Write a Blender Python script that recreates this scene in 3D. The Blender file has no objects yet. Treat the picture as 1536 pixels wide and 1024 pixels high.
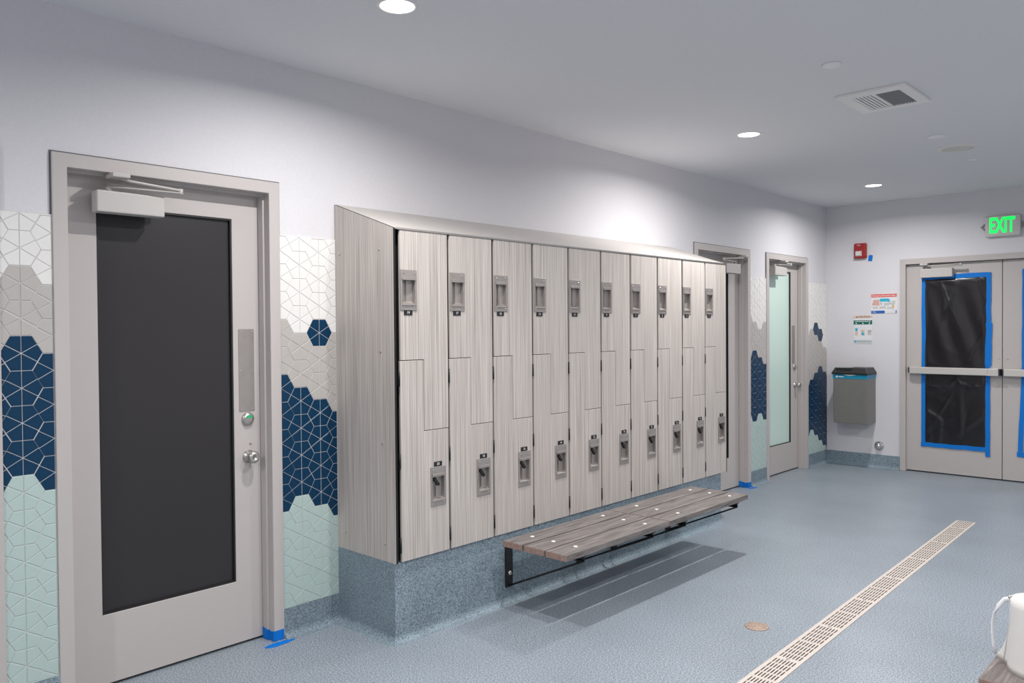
import bpy, bmesh, math, random
from mathutils import Vector, Matrix
random.seed(7)
sc = bpy.context.scene
C = sc.collection
PI = math.pi
H = 2.76; FY = 8.665; RX = 4.95; BY = -1.7      # ceiling height, far wall, right wall, back wall

# ------------------------------------------------------------------ materials
MATS = {}
def mat(name, col, rough=.5, metal=0, spec=.5, emit=None, es=1, coat=0):
    if name in MATS: return MATS[name]
    m = bpy.data.materials.new(name); m.use_nodes = True
    b = m.node_tree.nodes['Principled BSDF']
    b.inputs['Base Color'].default_value = (*col, 1)
    b.inputs['Roughness'].default_value = rough
    b.inputs['Metallic'].default_value = metal
    b.inputs['Specular IOR Level'].default_value = spec
    b.inputs['Coat Weight'].default_value = coat
    if emit:
        b.inputs['Emission Color'].default_value = (*emit, 1)
        b.inputs['Emission Strength'].default_value = es
    MATS[name] = m
    return m
def N(m, t, **k):
    n = m.node_tree.nodes.new(t)
    for a, v in k.items(): setattr(n, a, v)
    return n
def L(m, a, b): m.node_tree.links.new(a, b)
def ramp(m, stops):
    r = N(m, 'ShaderNodeValToRGB'); e = r.color_ramp.elements
    while len(e) < len(stops): e.new(.5)
    for i, (p, c) in enumerate(stops):
        e[i].position = p; e[i].color = (*c, 1)
    return r
def noise_mat(name, stops, scale, vec=(1, 1, 1), rough=.5, detail=3, bump=0, bumpd=.001, metal=0, offset=False, spec=.5, coord='Object', mixscale=None, rr=.6):
    m = mat(name, stops[0][1], rough, metal, spec)
    b = m.node_tree.nodes['Principled BSDF']
    tc = N(m, 'ShaderNodeTexCoord'); mp = N(m, 'ShaderNodeMapping'); mp.inputs['Scale'].default_value = vec
    if offset:
        oi = N(m, 'ShaderNodeObjectInfo'); ml = N(m, 'ShaderNodeMath', operation='MULTIPLY'); ml.inputs[1].default_value = 37.0
        L(m, oi.outputs['Random'], ml.inputs[0]); L(m, ml.outputs[0], mp.inputs['Location'])
    L(m, tc.outputs[coord], mp.inputs['Vector'])
    nz = N(m, 'ShaderNodeTexNoise'); nz.inputs['Scale'].default_value = scale; nz.inputs['Detail'].default_value = detail
    nz.inputs['Roughness'].default_value = rr
    L(m, mp.outputs[0], nz.inputs['Vector'])
    r = ramp(m, stops); L(m, nz.outputs['Fac'], r.inputs[0])
    out = r.outputs[0]
    if mixscale:                       # slow mottling over the fine pattern
        n2 = N(m, 'ShaderNodeTexNoise'); n2.inputs['Scale'].default_value = mixscale[0]; n2.inputs['Detail'].default_value = 3
        L(m, tc.outputs[coord], n2.inputs['Vector'])
        r2 = ramp(m, [(.3, (mixscale[1],)*3), (.7, (mixscale[2],)*3)]); L(m, n2.outputs['Fac'], r2.inputs[0])
        mx = N(m, 'ShaderNodeMix', data_type='RGBA', blend_type='MULTIPLY'); mx.inputs['Factor'].default_value = 1
        L(m, out, mx.inputs['A']); L(m, r2.outputs[0], mx.inputs['B']); out = mx.outputs['Result']
    L(m, out, b.inputs['Base Color'])
    if bump:
        bp = N(m, 'ShaderNodeBump'); bp.inputs['Strength'].default_value = bump; bp.inputs['Distance'].default_value = bumpd
        L(m, nz.outputs['Fac'], bp.inputs['Height']); L(m, bp.outputs[0], b.inputs['Normal'])
    return m

WALL = noise_mat('wall paint', [(.35, (.66, .65, .675)), (.65, (.685, .675, .70))], 60, rough=.75, bump=.08, bumpd=.001, spec=.25)
CEIL = noise_mat('ceiling paint', [(.35, (.70, .70, .72)), (.65, (.72, .72, .74))], 50, rough=.9, bump=.1, bumpd=.001, spec=.1)
FLOOR = noise_mat('floor resin', [(.36, (.13, .17, .205)), (.46, (.235, .275, .32)), (.54, (.30, .345, .395)), (.66, (.50, .54, .58))], 150, rough=.34, detail=2, bump=.12, bumpd=.0006, mixscale=(1.6, .86, 1.0), spec=.4)
COVE = noise_mat('cove resin', [(.36, (.11, .155, .19)), (.47, (.20, .265, .31)), (.55, (.26, .335, .385)), (.68, (.35, .43, .485))], 170, rough=.5, detail=2, bump=.15, bumpd=.0008, mixscale=(3, .82, 1.05), spec=.35)
FRAME = mat('frame paint', (.50, .465, .45), .42, spec=.4)
LEAF = mat('door paint', (.50, .465, .45), .42, spec=.4)
DARKGLASS = mat('dark glass', (.030, .028, .030), .32, spec=.35)
MINTGLASS = mat('frosted mint glass', (.60, .76, .69), .3, spec=.5)
GASKET = mat('black gasket', (.012, .012, .014), .5)
STEEL = noise_mat('brushed steel', [(.3, (.36, .33, .31)), (.7, (.40, .37, .35))], 14, rough=.36, metal=.55)
CHROME = mat('chrome', (.75, .75, .75), .16, 1)
SATIN = mat('satin nickel', (.52, .50, .48), .30, .9)
CLOSER = mat('closer paint', (.50, .475, .455), .42, spec=.45)
WHITEP = mat('white plastic', (.76, .75, .74), .4)
BLACK = mat('black plastic', (.012, .012, .014), .42)
BLACKM = mat('black steel', (.01, .01, .011), .45, spec=.4)
GREEN = mat('green indicator', (.02, .45, .16), .4)
TAPE = mat('blue tape', (.0, .17, .60), .6, spec=.3)
SHEET = mat('black polythene', (.008, .007, .009), .24, spec=.6)
RED = mat('red plastic', (.33, .012, .014), .35)
TEAL = mat('teal vinyl', (.0, .25, .42), .4)
EXITG = mat('exit letters', (.0, .5, .12), .4, emit=(.0, 1.0, .09), es=1.15)
LENS = mat('lamp lens', (1, 1, 1), .4, emit=(1, .985, .96), es=3.5)
GRATE = mat('cream grating', (.58, .52, .475), .5)
GROUT = mat('grout', (.60, .60, .60), .8)
TWHITE = mat('white tile', (.78, .77, .745), .3)
TGREY = mat('grey tile', (.47, .445, .42), .32)
TNAVY = mat('navy tile', (.001, .034, .085), .25, spec=.3)
TMINT = mat('mint tile', (.44, .56, .53), .32)
LAM = noise_mat('striped laminate', [(.30, (.30, .265, .24)), (.44, (.455, .415, .385)), (.56, (.52, .48, .45)), (.70, (.66, .62, .58))], 1.0, vec=(310, 310, 1.8), rough=.45, detail=2, offset=True, spec=.3)
HOOD = mat('hood metal', (.55, .52, .49), .42, .25, spec=.5)
SLAT = noise_mat('composite slat', [(.32, (.085, .072, .068)), (.45, (.15, .133, .127)), (.55, (.20, .18, .172)), (.7, (.30, .275, .262))], 3.2, vec=(1.5, 22, 22), rough=.55, detail=6, offset=True, bump=.1, bumpd=.001, rr=.7)
SLATEND = noise_mat('composite slat end', [(.3, (.21, .135, .11)), (.7, (.33, .225, .19))], 50, rough=.7, detail=3)
ROLL = mat('white sheeting', (.66, .64, .62), .55)
PAPER = mat('sign paper', (.74, .74, .76), .5)
SALMON = mat('sign salmon', (.72, .13, .11), .5)
SBLUE = mat('sign blue', (.01, .10, .42), .5)
SCYAN = mat('sign cyan', (.02, .42, .60), .5)
SGREEN = mat('sign green', (.0, .13, .09), .5)
SPINK = mat('sign pink', (.66, .38, .34), .6)
SPEACH = mat('sign peach', (.68, .50, .42), .6)
STAN = mat('sign tan', (.60, .46, .24), .6)
SGREY = mat('sign grey', (.38, .38, .40), .6)
CAULK = mat('grey caulk', (.13, .13, .14), .7)
BOLT = mat('bright bolt', (.88, .87, .85), .35, .1)
DARK = mat('painted void shade', (.01, .01, .012), .9)  # flat black that stands for shade inside the drain and vent
CLEANOUT = noise_mat('bronze cover', [(.3, (.26, .175, .13)), (.7, (.48, .37, .30))], 130, rough=.5, metal=.2)

# ------------------------------------------------------------------ mesh helpers
class MB:
    def __init__(s): s.bm = bmesh.new()
    def _mi(s, faces, mi):
        for f in faces: f.material_index = mi
    def box(s, x0, x1, y0, y1, z0, z1, mi=0, M=None):
        v = [s.bm.verts.new((x, y, z)) for x in (x0, x1) for y in (y0, y1) for z in (z0, z1)]
        F = [(0, 1, 3, 2), (4, 6, 7, 5), (0, 4, 5, 1), (2, 3, 7, 6), (0, 2, 6, 4), (1, 5, 7, 3)]
        fs = [s.bm.faces.new([v[i] for i in q]) for q in F]; s._mi(fs, mi)
        if M: bmesh.ops.transform(s.bm, matrix=M, verts=v)
        return s
    def prism(s, pts, axis, a, b, mi=0):
        """polygon pts (2D) extruded along axis from a to b"""
        def P(p, t):
            return {'x': (t, p[0], p[1]), 'y': (p[0], t, p[1]), 'z': (p[0], p[1], t)}[axis]
        A = [s.bm.verts.new(P(p, a)) for p in pts]; B = [s.bm.verts.new(P(p, b)) for p in pts]
        fs = [s.bm.faces.new(A), s.bm.faces.new(B[::-1])]
        n = len(pts)
        for i in range(n): fs.append(s.bm.faces.new([A[i], B[i], B[(i+1) % n], A[(i+1) % n]]))
        s._mi(fs, mi); return s
    def loft(s, rings, mi=0, cap=True, smooth=True):
        R = [[s.bm.verts.new(p) for p in r] for r in rings]; n = len(rings[0]); fs = []
        for a, b in zip(R, R[1:]):
            for i in range(n):
                f = s.bm.faces.new([a[i], a[(i+1) % n], b[(i+1) % n], b[i]]); f.smooth = smooth; fs.append(f)
        if cap: fs += [s.bm.faces.new(R[0][::-1]), s.bm.faces.new(R[-1])]
        s._mi(fs, mi); return s
    def lathe(s, prof, c, axis='z', n=32, mi=0, smooth=True, cap=True):
        """prof: (radius, height) list about axis through c"""
        rings = []
        for r, h in prof:
            q = []
            for i in range(n):
                a = 2*PI*i/n; u, w = r*math.cos(a), r*math.sin(a)
                q.append({'z': (c[0]+u, c[1]+w, c[2]+h), 'y': (c[0]+u, c[1]+h, c[2]+w), 'x': (c[0]+h, c[1]+u, c[2]+w)}[axis])
            rings.append(q)
        return s.loft(rings, mi, cap, smooth)
    def tube(s, pts, r, n=10, mi=0, flat=None):
        pts = [Vector(p) for p in pts]; rings = []
        for i, p in enumerate(pts):
            t = (pts[min(i+1, len(pts)-1)] - pts[max(i-1, 0)]).normalized()
            up = Vector((0, 0, 1)) if abs(t.z) < .9 else Vector((0, 1, 0))
            a = t.cross(up).normalized(); b = t.cross(a)
            ra, rb = (r, r) if flat is None else (r, flat)
            rings.append([tuple(p + a*ra*math.cos(2*PI*k/n) + b*rb*math.sin(2*PI*k/n)) for k in range(n)])
        return s.loft(rings, mi)
    def cells(s, us, zs, inside, y0, y1, mi=0):
        """a slab in the x-z plane made of the grid cells where inside(x, z) holds"""
        vs = {}
        def V(i, j, k):
            key = (i, j, k)
            if key not in vs: vs[key] = s.bm.verts.new((us[i], (y0, y1)[k], zs[j]))
            return vs[key]
        n, m = len(us)-1, len(zs)-1
        I = [[inside((us[i]+us[i+1])/2, (zs[j]+zs[j+1])/2) for j in range(m)] for i in range(n)]
        g = lambda i, j: 0 <= i < n and 0 <= j < m and I[i][j]
        fs = []
        for i in range(n):
            for j in range(m):
                if not I[i][j]: continue
                fs.append(s.bm.faces.new([V(i, j, 0), V(i+1, j, 0), V(i+1, j+1, 0), V(i, j+1, 0)]))
                fs.append(s.bm.faces.new([V(i, j, 1), V(i, j+1, 1), V(i+1, j+1, 1), V(i+1, j, 1)]))
                for (di, dj, a, b) in ((-1, 0, (i, j), (i, j+1)), (1, 0, (i+1, j+1), (i+1, j)), (0, -1, (i+1, j), (i, j)), (0, 1, (i, j+1), (i+1, j+1))):
                    if not g(i+di, j+dj):
                        fs.append(s.bm.faces.new([V(*a, 0), V(*b, 0), V(*b, 1), V(*a, 1)]))
        s._mi(fs, mi); return s
    def data(s, name, mats, smooth=False):
        bmesh.ops.recalc_face_normals(s.bm, faces=s.bm.faces[:])
        me = bpy.data.meshes.new(name); s.bm.to_mesh(me); s.bm.free()
        for m in (mats if isinstance(mats, (list, tuple)) else [mats]): me.materials.append(m)
        return me
    def obj(s, name, mats, parent=None, bevel=0, seg=2):
        return link(name, s.data(name, mats), parent, bevel, seg)
def link(name, me, parent=None, bevel=0, seg=2):
    o = bpy.data.objects.new(name, me); C.objects.link(o); o.parent = parent
    if bevel:
        b = o.modifiers.new('bevel', 'BEVEL'); b.width = bevel; b.segments = seg; b.limit_method = 'ANGLE'; b.angle_limit = math.radians(40)
        b.harden_normals = False
    return o
def tag(o, label=None, cat=None, group=None, kind=None):
    if label: o['label'] = label
    if cat: o['category'] = cat
    if group: o['group'] = group
    if kind: o['kind'] = kind
    return o
def thing(name, label, cat, loc=(0, 0, 0), rot=0, group=None, kind=None):
    o = bpy.data.objects.new(name, None); C.objects.link(o); o.empty_display_size = .1
    o.location = loc; o.rotation_euler = (0, 0, rot)
    return tag(o, label, cat, group, kind)
def struct(name, mb, m, label=None, bevel=0):
    o = mb.obj(name, m, None, bevel); o['kind'] = 'structure'
    if label: o['label'] = label
    return o
FONT = {}
def text_into(mb, txt, size, x, y, z, mi=0, depth=.0006, bold=0, sx=1.0, fit=None):
    """flat lettering facing local -y, centred on (x, z), front at y"""
    cu = bpy.data.curves.new('lettering', 'FONT'); cu.body = txt; cu.size = size; cu.align_x = 'CENTER'; cu.align_y = 'CENTER'
    cu.extrude = depth; cu.offset = bold; cu.resolution_u = 3
    ob = bpy.data.objects.new('lettering', cu); C.objects.link(ob)
    dg = bpy.context.evaluated_depsgraph_get(); me = bpy.data.meshes.new_from_object(ob.evaluated_get(dg))
    if fit:
        xs_ = [v.co.x for v in me.vertices]; zs_ = [v.co.y for v in me.vertices]
        me.transform(Matrix.Diagonal((fit[0]/(max(xs_)-min(xs_)), fit[1]/(max(zs_)-min(zs_)), 1, 1)))
    me.transform(Matrix.Translation((x, y, z)) @ Matrix.Rotation(PI/2, 4, 'X') @ Matrix.Diagonal((sx, 1, 1, 1)))
    n0 = len(mb.bm.faces); mb.bm.from_mesh(me); mb.bm.faces.ensure_lookup_table()
    for f in mb.bm.faces[n0:]: f.material_index = mi
    bpy.data.objects.remove(ob); bpy.data.meshes.remove(me); bpy.data.curves.remove(cu)
LW = PI/2     # heading of things on the left wall: local x runs along the wall, local -y faces the room

# ------------------------------------------------------------------ room shell
DOORS_L = [(-.11, .871), (1.052, 2.035), (5.885, 6.876), (7.206, 8.17)]     # outer frame edges along the left wall
DT = 2.184
mb = MB()
us = sorted({BY, FY} | {v for d in DOORS_L for v in (d[0]+.02, d[1]-.02)})
mb.cells(us, [0, DT-.02, H], lambda u, z: not (z < DT-.02 and any(a < u < b for a, b in DOORS_L)), 0, .16)
w = struct('wall_left', mb, WALL, 'pale lavender painted wall carrying the lockers and four doors'); w.rotation_euler = (0, 0, LW)
DX0, DX1 = .757, 2.575
mb = MB(); mb.cells([-.16, DX0+.02, DX1-.02, RX+.1], [0, 2.135, H], lambda u, z: not (z < 2.135 and DX0 < u < DX1), FY, FY+.16)
struct('wall_far', mb, WALL, 'pale lavender end wall with the double doors')
struct('wall_right', MB().box(RX, RX+.1, BY, FY, 0, H), WALL)
struct('wall_back', MB().box(-.16, RX+.1, BY-.1, BY, 0, H), WALL)
struct('floor', MB().box(-.16, RX+.1, BY-.1, FY+.16, -.1, 0), FLOOR, 'speckled light blue resin floor')
struct('ceiling', MB().box(-.16, RX+.1, BY-.1, FY+.16, H, H+.1), CEIL, 'smooth grey-white painted ceiling')

# coved skirting: profile in (out, z)
def cove_prof(h=.139, t=.010, r=.035):
    p = [(0, 0), (-(t+r), 0)]
    for i in range(7):
        a = PI/2*i/6
        p.append((-(t + r*(1-math.sin(a))), r*(1-math.cos(a)) + .0015))
    return p + [(-t, h), (0, h)]
def skirting(name, u0, u1, rot, loc=(0, 0, 0), label=None):
    mb = MB(); mb.prism(cove_prof(), 'x', u0, u1)
    o = struct(name, mb, COVE, label); o.rotation_euler = (0, 0, rot); o.location = loc
skirting('baseboard_left', .865, 1.052, LW, label='short blue skirting left of the dark glass door')
skirting('baseboard_left', 2.035, 2.352, LW, label='blue skirting between the dark glass door and the lockers')
skirting('baseboard_left', 5.475, 5.885, LW)
skirting('baseboard_left', 6.876, 7.206, LW, label='blue skirting between the two distant doors')
skirting('baseboard_left', 8.17, FY, LW, label='blue skirting in the far left corner')
skirting('baseboard_far', 0, DX0, 0, (0, FY, 0), label='blue skirting under the waste bin')
skirting('baseboard_far', DX1, RX, 0, (0, FY, 0))

# plinth under the lockers with a coved foot
def plinth_ring(o):
    return [(2.352-o, 0), (2.352-o, -(.462+o)), (5.475, -(.462+o)), (5.475, 0)]
mb = MB()
rings = []
for i in range(7):
    a = PI/2*i/6; o = .035*(1-math.sin(a)); z = .035*(1-math.cos(a))
    rings.append([(x, y, z) for x, y in plinth_ring(o)])
rings.append([(x, y, .378) for x, y in plinth_ring(0)])
mb.loft(rings, smooth=False)
o = struct('trim_5', mb, COVE, 'blue speckled plinth under the lockers'); o.rotation_euler = (0, 0, LW)

# ------------------------------------------------------------------ mosaic tile panels (hexagons cut into six kites)
def clip(poly, a, b, c):          # keep a*x+b*z <= c
    out = []
    for i in range(len(poly)):
        p, q = poly[i], poly[(i+1) % len(poly)]
        dp, dq = a*p[0]+b*p[1]-c, a*q[0]+b*q[1]-c
        if dp <= 0: out.append(p)
        if dp*dq < 0:
            t = dp/(dp-dq); out.append((p[0]+t*(q[0]-p[0]), p[1]+t*(q[1]-p[1])))
    return out
def inset(poly, g):
    ar = sum(poly[i][0]*poly[(i+1) % len(poly)][1]-poly[(i+1) % len(poly)][0]*poly[i][1] for i in range(len(poly)))
    if ar < 0: poly = poly[::-1]
    out = poly
    for i in range(len(poly)):
        p, q = poly[i], poly[(i+1) % len(poly)]
        dx, dz = q[0]-p[0], q[1]-p[1]; l = math.hypot(dx, dz)
        if l < 1e-5: continue
        a, b = dz/l, -dx/l
        out = clip(out, a, b, a*p[0]+b*p[1]-g)
        if len(out) < 3: return []
    return out
HH = .1325
def tile_panel(name, y0, y1, cols, label):
    """cols: (centre y, lowest centre z in phase, colour function of z)"""
    z0, z1 = .139, 1.939
    mb = MB(); mb.box(y0, y1, -.0062, 0, z0, z1, 0)
    for cy, ph, fn, dy in cols:
        k0 = int(math.floor((0-ph)/HH))
        for k in range(k0, k0+20):
            cz = ph + k*HH; mi = fn(cz)
            if cz < z0-HH or cz > z1+HH: continue
            V = [(cy + dy*2/3*math.cos(PI/3*i), cz + HH/2*math.sin(PI/3*i)/math.sin(PI/3)) for i in range(6)]
            for i in range(6):
                a, b, c = V[i-1], V[i], V[(i+1) % 6]
                kite = [(cy, cz), ((a[0]+b[0])/2, (a[1]+b[1])/2), b, ((b[0]+c[0])/2, (b[1]+c[1])/2)]
                for (p, q, r) in ((-1, 0, -y0-.001), (1, 0, y1-.001), (0, -1, -z0), (0, 1, z1-.001)):
                    kite = clip(kite, p, q, r)
                    if len(kite) < 3: break
                if len(kite) < 3: continue
                big = inset(kite, .0014); sm = inset(kite, .0030)
                if len(big) < 3: continue
                if len(sm) == len(big):
                    mb.loft([[(p[0], -.0055, p[1]) for p in big], [(p[0], -.0076, p[1]) for p in big], [(p[0], -.0085, p[1]) for p in sm]], mi, smooth=False)
                else: mb.prism(big, 'y', -.0055, -.0085, mi)
    o = struct(name, mb, [GROUT, TWHITE, TGREY, TNAVY, TMINT], label); o.rotation_euler = (0, 0, LW)
def bands(g, n, m, iso=None):    # grey at or below g, navy at or below n, mint at or below m
    def f(z):
        if iso and abs(z-iso) < .04: return 3
        return 4 if z < m+.03 else 3 if z < n+.03 else 2 if z < g+.03 else 1
    return f
D1 = .110
tile_panel('trim_1', .865, 1.052, [(.938-D1, 1.60, bands(1.60, 1.336, .8065), D1), (.938, 1.404, bands(1.666, 1.404, .879), D1), (1.048, 1.60, bands(1.60, 1.336, .8065), D1)], 'mosaic tile panel left of the dark glass door, white over grey, navy and mint')
D2 = .1095
tile_panel('trim_2', 2.035, 2.352, [(2.034, 1.469, bands(1.469, 1.204, .5415), D2), (2.143, 1.402, bands(1.402, 1.1375, .6075), D2), (2.2525, 1.469, bands(1.3365, 1.0715, .5415, 1.469), D2), (2.362, 1.402, bands(1.402, 1.005, .475), D2)], 'mosaic tile panel with one stray navy hexagon beside the lockers')
D3 = .108
tile_panel('trim_3', 6.876, 7.206, [(6.855, 1.127, bands(1.5245, 1.127, .597), D3), (6.963, 1.194, bands(1.459, 1.194, .5315), D3), (7.071, 1.127, bands(1.392, 1.127, .597), D3), (7.179, 1.061, bands(1.4585, 1.061, .531), D3), (7.287, 1.127, bands(1.392, 1.127, .597), D3)], 'narrow mosaic tile panel between the two distant doors')
D4 = .1125
tile_panel('trim_4', 8.17, FY, [(8.15, .7895, bands(1.3195, .7895, .2595), D4), (8.262, .855, bands(1.385, .855, .325), D4), (8.374, .922, bands(1.3195, .922, .2595, 1.452), D4), (8.487, .987, bands(1.2525, .987, .192, 1.385), D4), (8.60, .922, bands(1.187, .922, .127), D4), (8.712, .855, bands(1.12, .855, .06), D4)], 'mosaic tile panel with two stray navy hexagons in the far corner')

# ------------------------------------------------------------------ doors
def frame_mb(w, h, depth=.14, face=.055, stop=.075):
    """frame with outer width w, height h; x 0..w; a stepped reveal"""
    mb = MB(); us = [0, face, w-face, w]; zs = [0, h-face, h]
    mb.cells(us, zs, lambda u, z: not (face < u < w-face and z < h-face), -.014, stop)
    f2 = face+.004
    s = .016
    mb.cells([face-.02, f2+s, w-f2-s, w-face+.02], [0, h-f2-s, h-face+.02], lambda u, z: not (f2+s < u < w-f2-s and z < h-f2-s), stop+.047, depth+.02)
    e = face+.010
    mb.cells([face-.02, e, w-e, w-face+.02], [0, h-e, h-face+.02], lambda u, z: not (e < u < w-e and z < h-e), .030, stop+.0005)
    mb.cells([.022, face+.0001, w-face-.0001, w-.022], [0, h-face-.0001, h-.022], lambda u, z: not (face < u < w-face and z < h-face), stop, stop+.047)
    return mb
def closer(root, x, z, front, s=1, w=.265, foot=.16, elbow=.33, head=None):
    """surface door closer; s mirrors it; body front at y=front"""
    X = lambda a: x + s*a
    mb = MB(); a, b = sorted((X(0), X(w)))
    mb.box(a, b, front, front+.062, z, z+.088)
    body = mb.obj('door_closer', CLOSER, root, .006, 3)
    head = head or z+.155
    mb = MB()
    y = front+.012
    mb.tube([(X(.06), y+.02, z+.085), (X(.06), y+.02, z+.108)], .012, 14)
    mb.tube([(X(.06), y+.015, z+.104), (X(.11), y-.015, z+.104), (X(elbow), y-.035, z+.106)], .013, 8, flat=.004)
    mb.tube([(X(elbow), y-.035, z+.100), (X(elbow), y-.035, z+.125)], .010, 12)
    mb.tube([(X(elbow), y-.035, z+.118), (X(foot+.03), y-.022, head-.030), (X(foot), y-.015, head-.022)], .009, 8, flat=.006)
    mb.obj('closer_arm', CLOSER, body)
    mb = MB(); a, b = sorted((X(foot-.045), X(foot+.025)))
    mb.box(a, b, y-.045, y+.035, head-.022, head-.003)
    mb.obj('closer_foot', CLOSER, body, .004)
def leaf_with_glass(root, u0, u1, yf, glass, gm, z0=.012, z1=2.124, name='door_leaf', bead=True):
    """leaf front at y=yf (into the wall), glass = (ua, ub, za, zb)"""
    ga, gb, za, zb = glass
    mb = MB(); mb.cells([u0, ga, gb, u1], [z0, za, zb, z1], lambda u, z: not (ga < u < gb and za < z < zb), yf, yf+.044)
    lf = mb.obj(name, LEAF, root, .0015, 1)
    mb = MB(); t = .007
    mb.cells([ga-.002, ga+t, gb-t, gb+.002], [za-.002, za+t, zb-t, zb+.002], lambda u, z: not (ga+t < u < gb-t and za+t < z < zb-t), yf+.004, yf+.040)
    mb.obj('glazing_gasket', GASKET if bead else LEAF, lf)
    MB().box(ga+.001, gb-.001, yf+.018, yf+.026, za+.001, zb-.001).obj('glass_panel', gm, lf)
    return lf
def wall_door(name, d, label):
    r = thing(name, label, None, (0, d[0], 0), LW); r['kind'] = 'structure'
    frame_mb(d[1]-d[0], DT).obj('door_frame', FRAME, r, .003, 2)
    w = d[1]-d[0]
    MB().cells([-.006, .03, w-.03, w+.006], [.14, DT-.03, DT+.006], lambda u, z: not (.03 < u < w-.03 and z < DT-.03), -.003, -.0005).obj('caulk_line', CAULK, r)
    return r

# door_1: only its right jamb reaches into the picture
d = DOORS_L[0]; r = wall_door('door_1', d, 'grey door whose right jamb stands at the picture edge')
MB().box(.059, d[1]-d[0]-.059, .077, .121, .012, 2.124).obj('door_leaf', LEAF, r, .0015, 1)

# door_2: dark glass door nearest the camera
d = DOORS_L[1]; r = wall_door('door_2', d, 'grey door with a large dark glass pane nearest the camera')
o0 = d[0]; wd = d[1]-o0
lf = leaf_with_glass(r, .059, wd-.059, .077, (1.243-o0, 1.838-o0, .302, 2.003), DARKGLASS)
closer(r, 1.210-o0, 1.966, -.028, 1, w=.272, foot=.095, elbow=.33, head=DT-.055)
mb = MB(); mb.box(1.863-o0, 1.942-o0, .0745, .078, 1.100, 1.490)
pp = mb.obj('push_plate', STEEL, lf, .001, 1)
mb = MB()
for uu in (1.874, 1.931):
    for zz in (1.112, 1.295, 1.478): mb.lathe([(.004, 0), (.003, -.0015)], (uu-o0, .0745, zz), 'y', 12)
mb.obj('screw', CHROME, lf)
mb = MB(); mb.lathe([(.031, .001), (.031, -.006), (.026, -.014), (.012, -.016)], (1.906-o0, .077, 1.064), 'y', 32)
for f in mb.bm.faces: f.material_index = 0
mb.prism([(1.889-o0+.017+.016*math.cos(a), 1.069+.016*math.sin(a)) for a in [PI*k/10 for k in range(11)]], 'y', .0595, .0615, 1)
tag(mb.obj('deadbolt', [SATIN, GREEN], lf), 'round nickel bolt with a green indicator')
mb = MB(); mb.lathe([(.030, .001), (.030, -.005), (.018, -.010), (.015, -.028), (.026, -.036), (.029, -.050), (.023, -.062), (.008, -.064), (.008, -.060), (.001, -.060)], (1.908-o0, .077, .886), 'y', 32)
tag(mb.obj('door_knob', SATIN, lf), 'satin nickel knob with keyhole')
MB().lathe([(.005, .001), (.005, -.004), (.003, -.004)], (1.918-o0, .077, .946), 'y', 12).obj('cylinder_pin', SATIN, lf)
def jamb_tape(r, wd, h=.05):
    mb = MB()
    mb.box(wd-.060, wd-.004, -.0155, -.0137, .002, h)
    mb.prism([(-.0155, .002), (.074, .002), (.074, h+.004), (.02, h-.006), (-.0155, h)], 'x', wd-.0568, wd-.0552)
    mb.prism([(.0285, .002), (.074, .002), (.074, h+.006), (.0285, h+.001)], 'x', wd-.0668, wd-.0652)
    mb.box(wd-.0668, wd-.055, .0282, .0297, .002, h)
    tag(mb.obj('masking_tape', TAPE, r), 'blue masking tape wrapped round the jamb foot')
jamb_tape(r, wd)

# door_3: half hidden behind the lockers
d = DOORS_L[2]; r = wall_door('door_3', d, 'grey glazed door half hidden behind the lockers')
o0 = d[0]; wd = d[1]-o0
leaf_with_glass(r, .059, wd-.059, .077, (6.06-o0, 6.625-o0, .29, 2.0), DARKGLASS)
closer(r, 6.660-o0, 1.955, -.028, -1, w=.265, foot=-.055, elbow=.36, head=DT-.055)
jamb_tape(r, wd)

# door_4: mint frosted glass
d = DOORS_L[3]; r = wall_door('door_4', d, 'grey door with a pale mint frosted pane')
o0 = d[0]; wd = d[1]-o0
lf = leaf_with_glass(r, .059, wd-.059, .077, (7.385-o0, 7.945-o0, .29, 2.035), MINTGLASS)
closer(r, 7.360-o0, 1.978, -.028, 1, w=.265, foot=.20, elbow=.30, head=DT-.055)
mb = MB(); mb.box(7.965-o0, 8.035-o0, .0745, .078, 1.10, 1.49); mb.obj('push_plate', STEEL, lf, .001, 1)
MB().lathe([(.031, .001), (.031, -.006), (.026, -.014), (.012, -.016)], (8.02-o0, .077, 1.062), 'y', 24).obj('deadbolt', SATIN, lf)
MB().lathe([(.030, .001), (.030, -.005), (.016, -.010), (.015, -.028), (.027, -.036), (.029, -.052), (.020, -.064), (.001, -.064)], (8.03-o0, .077, .875), 'y', 24).obj('door_knob', SATIN, lf)

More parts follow.
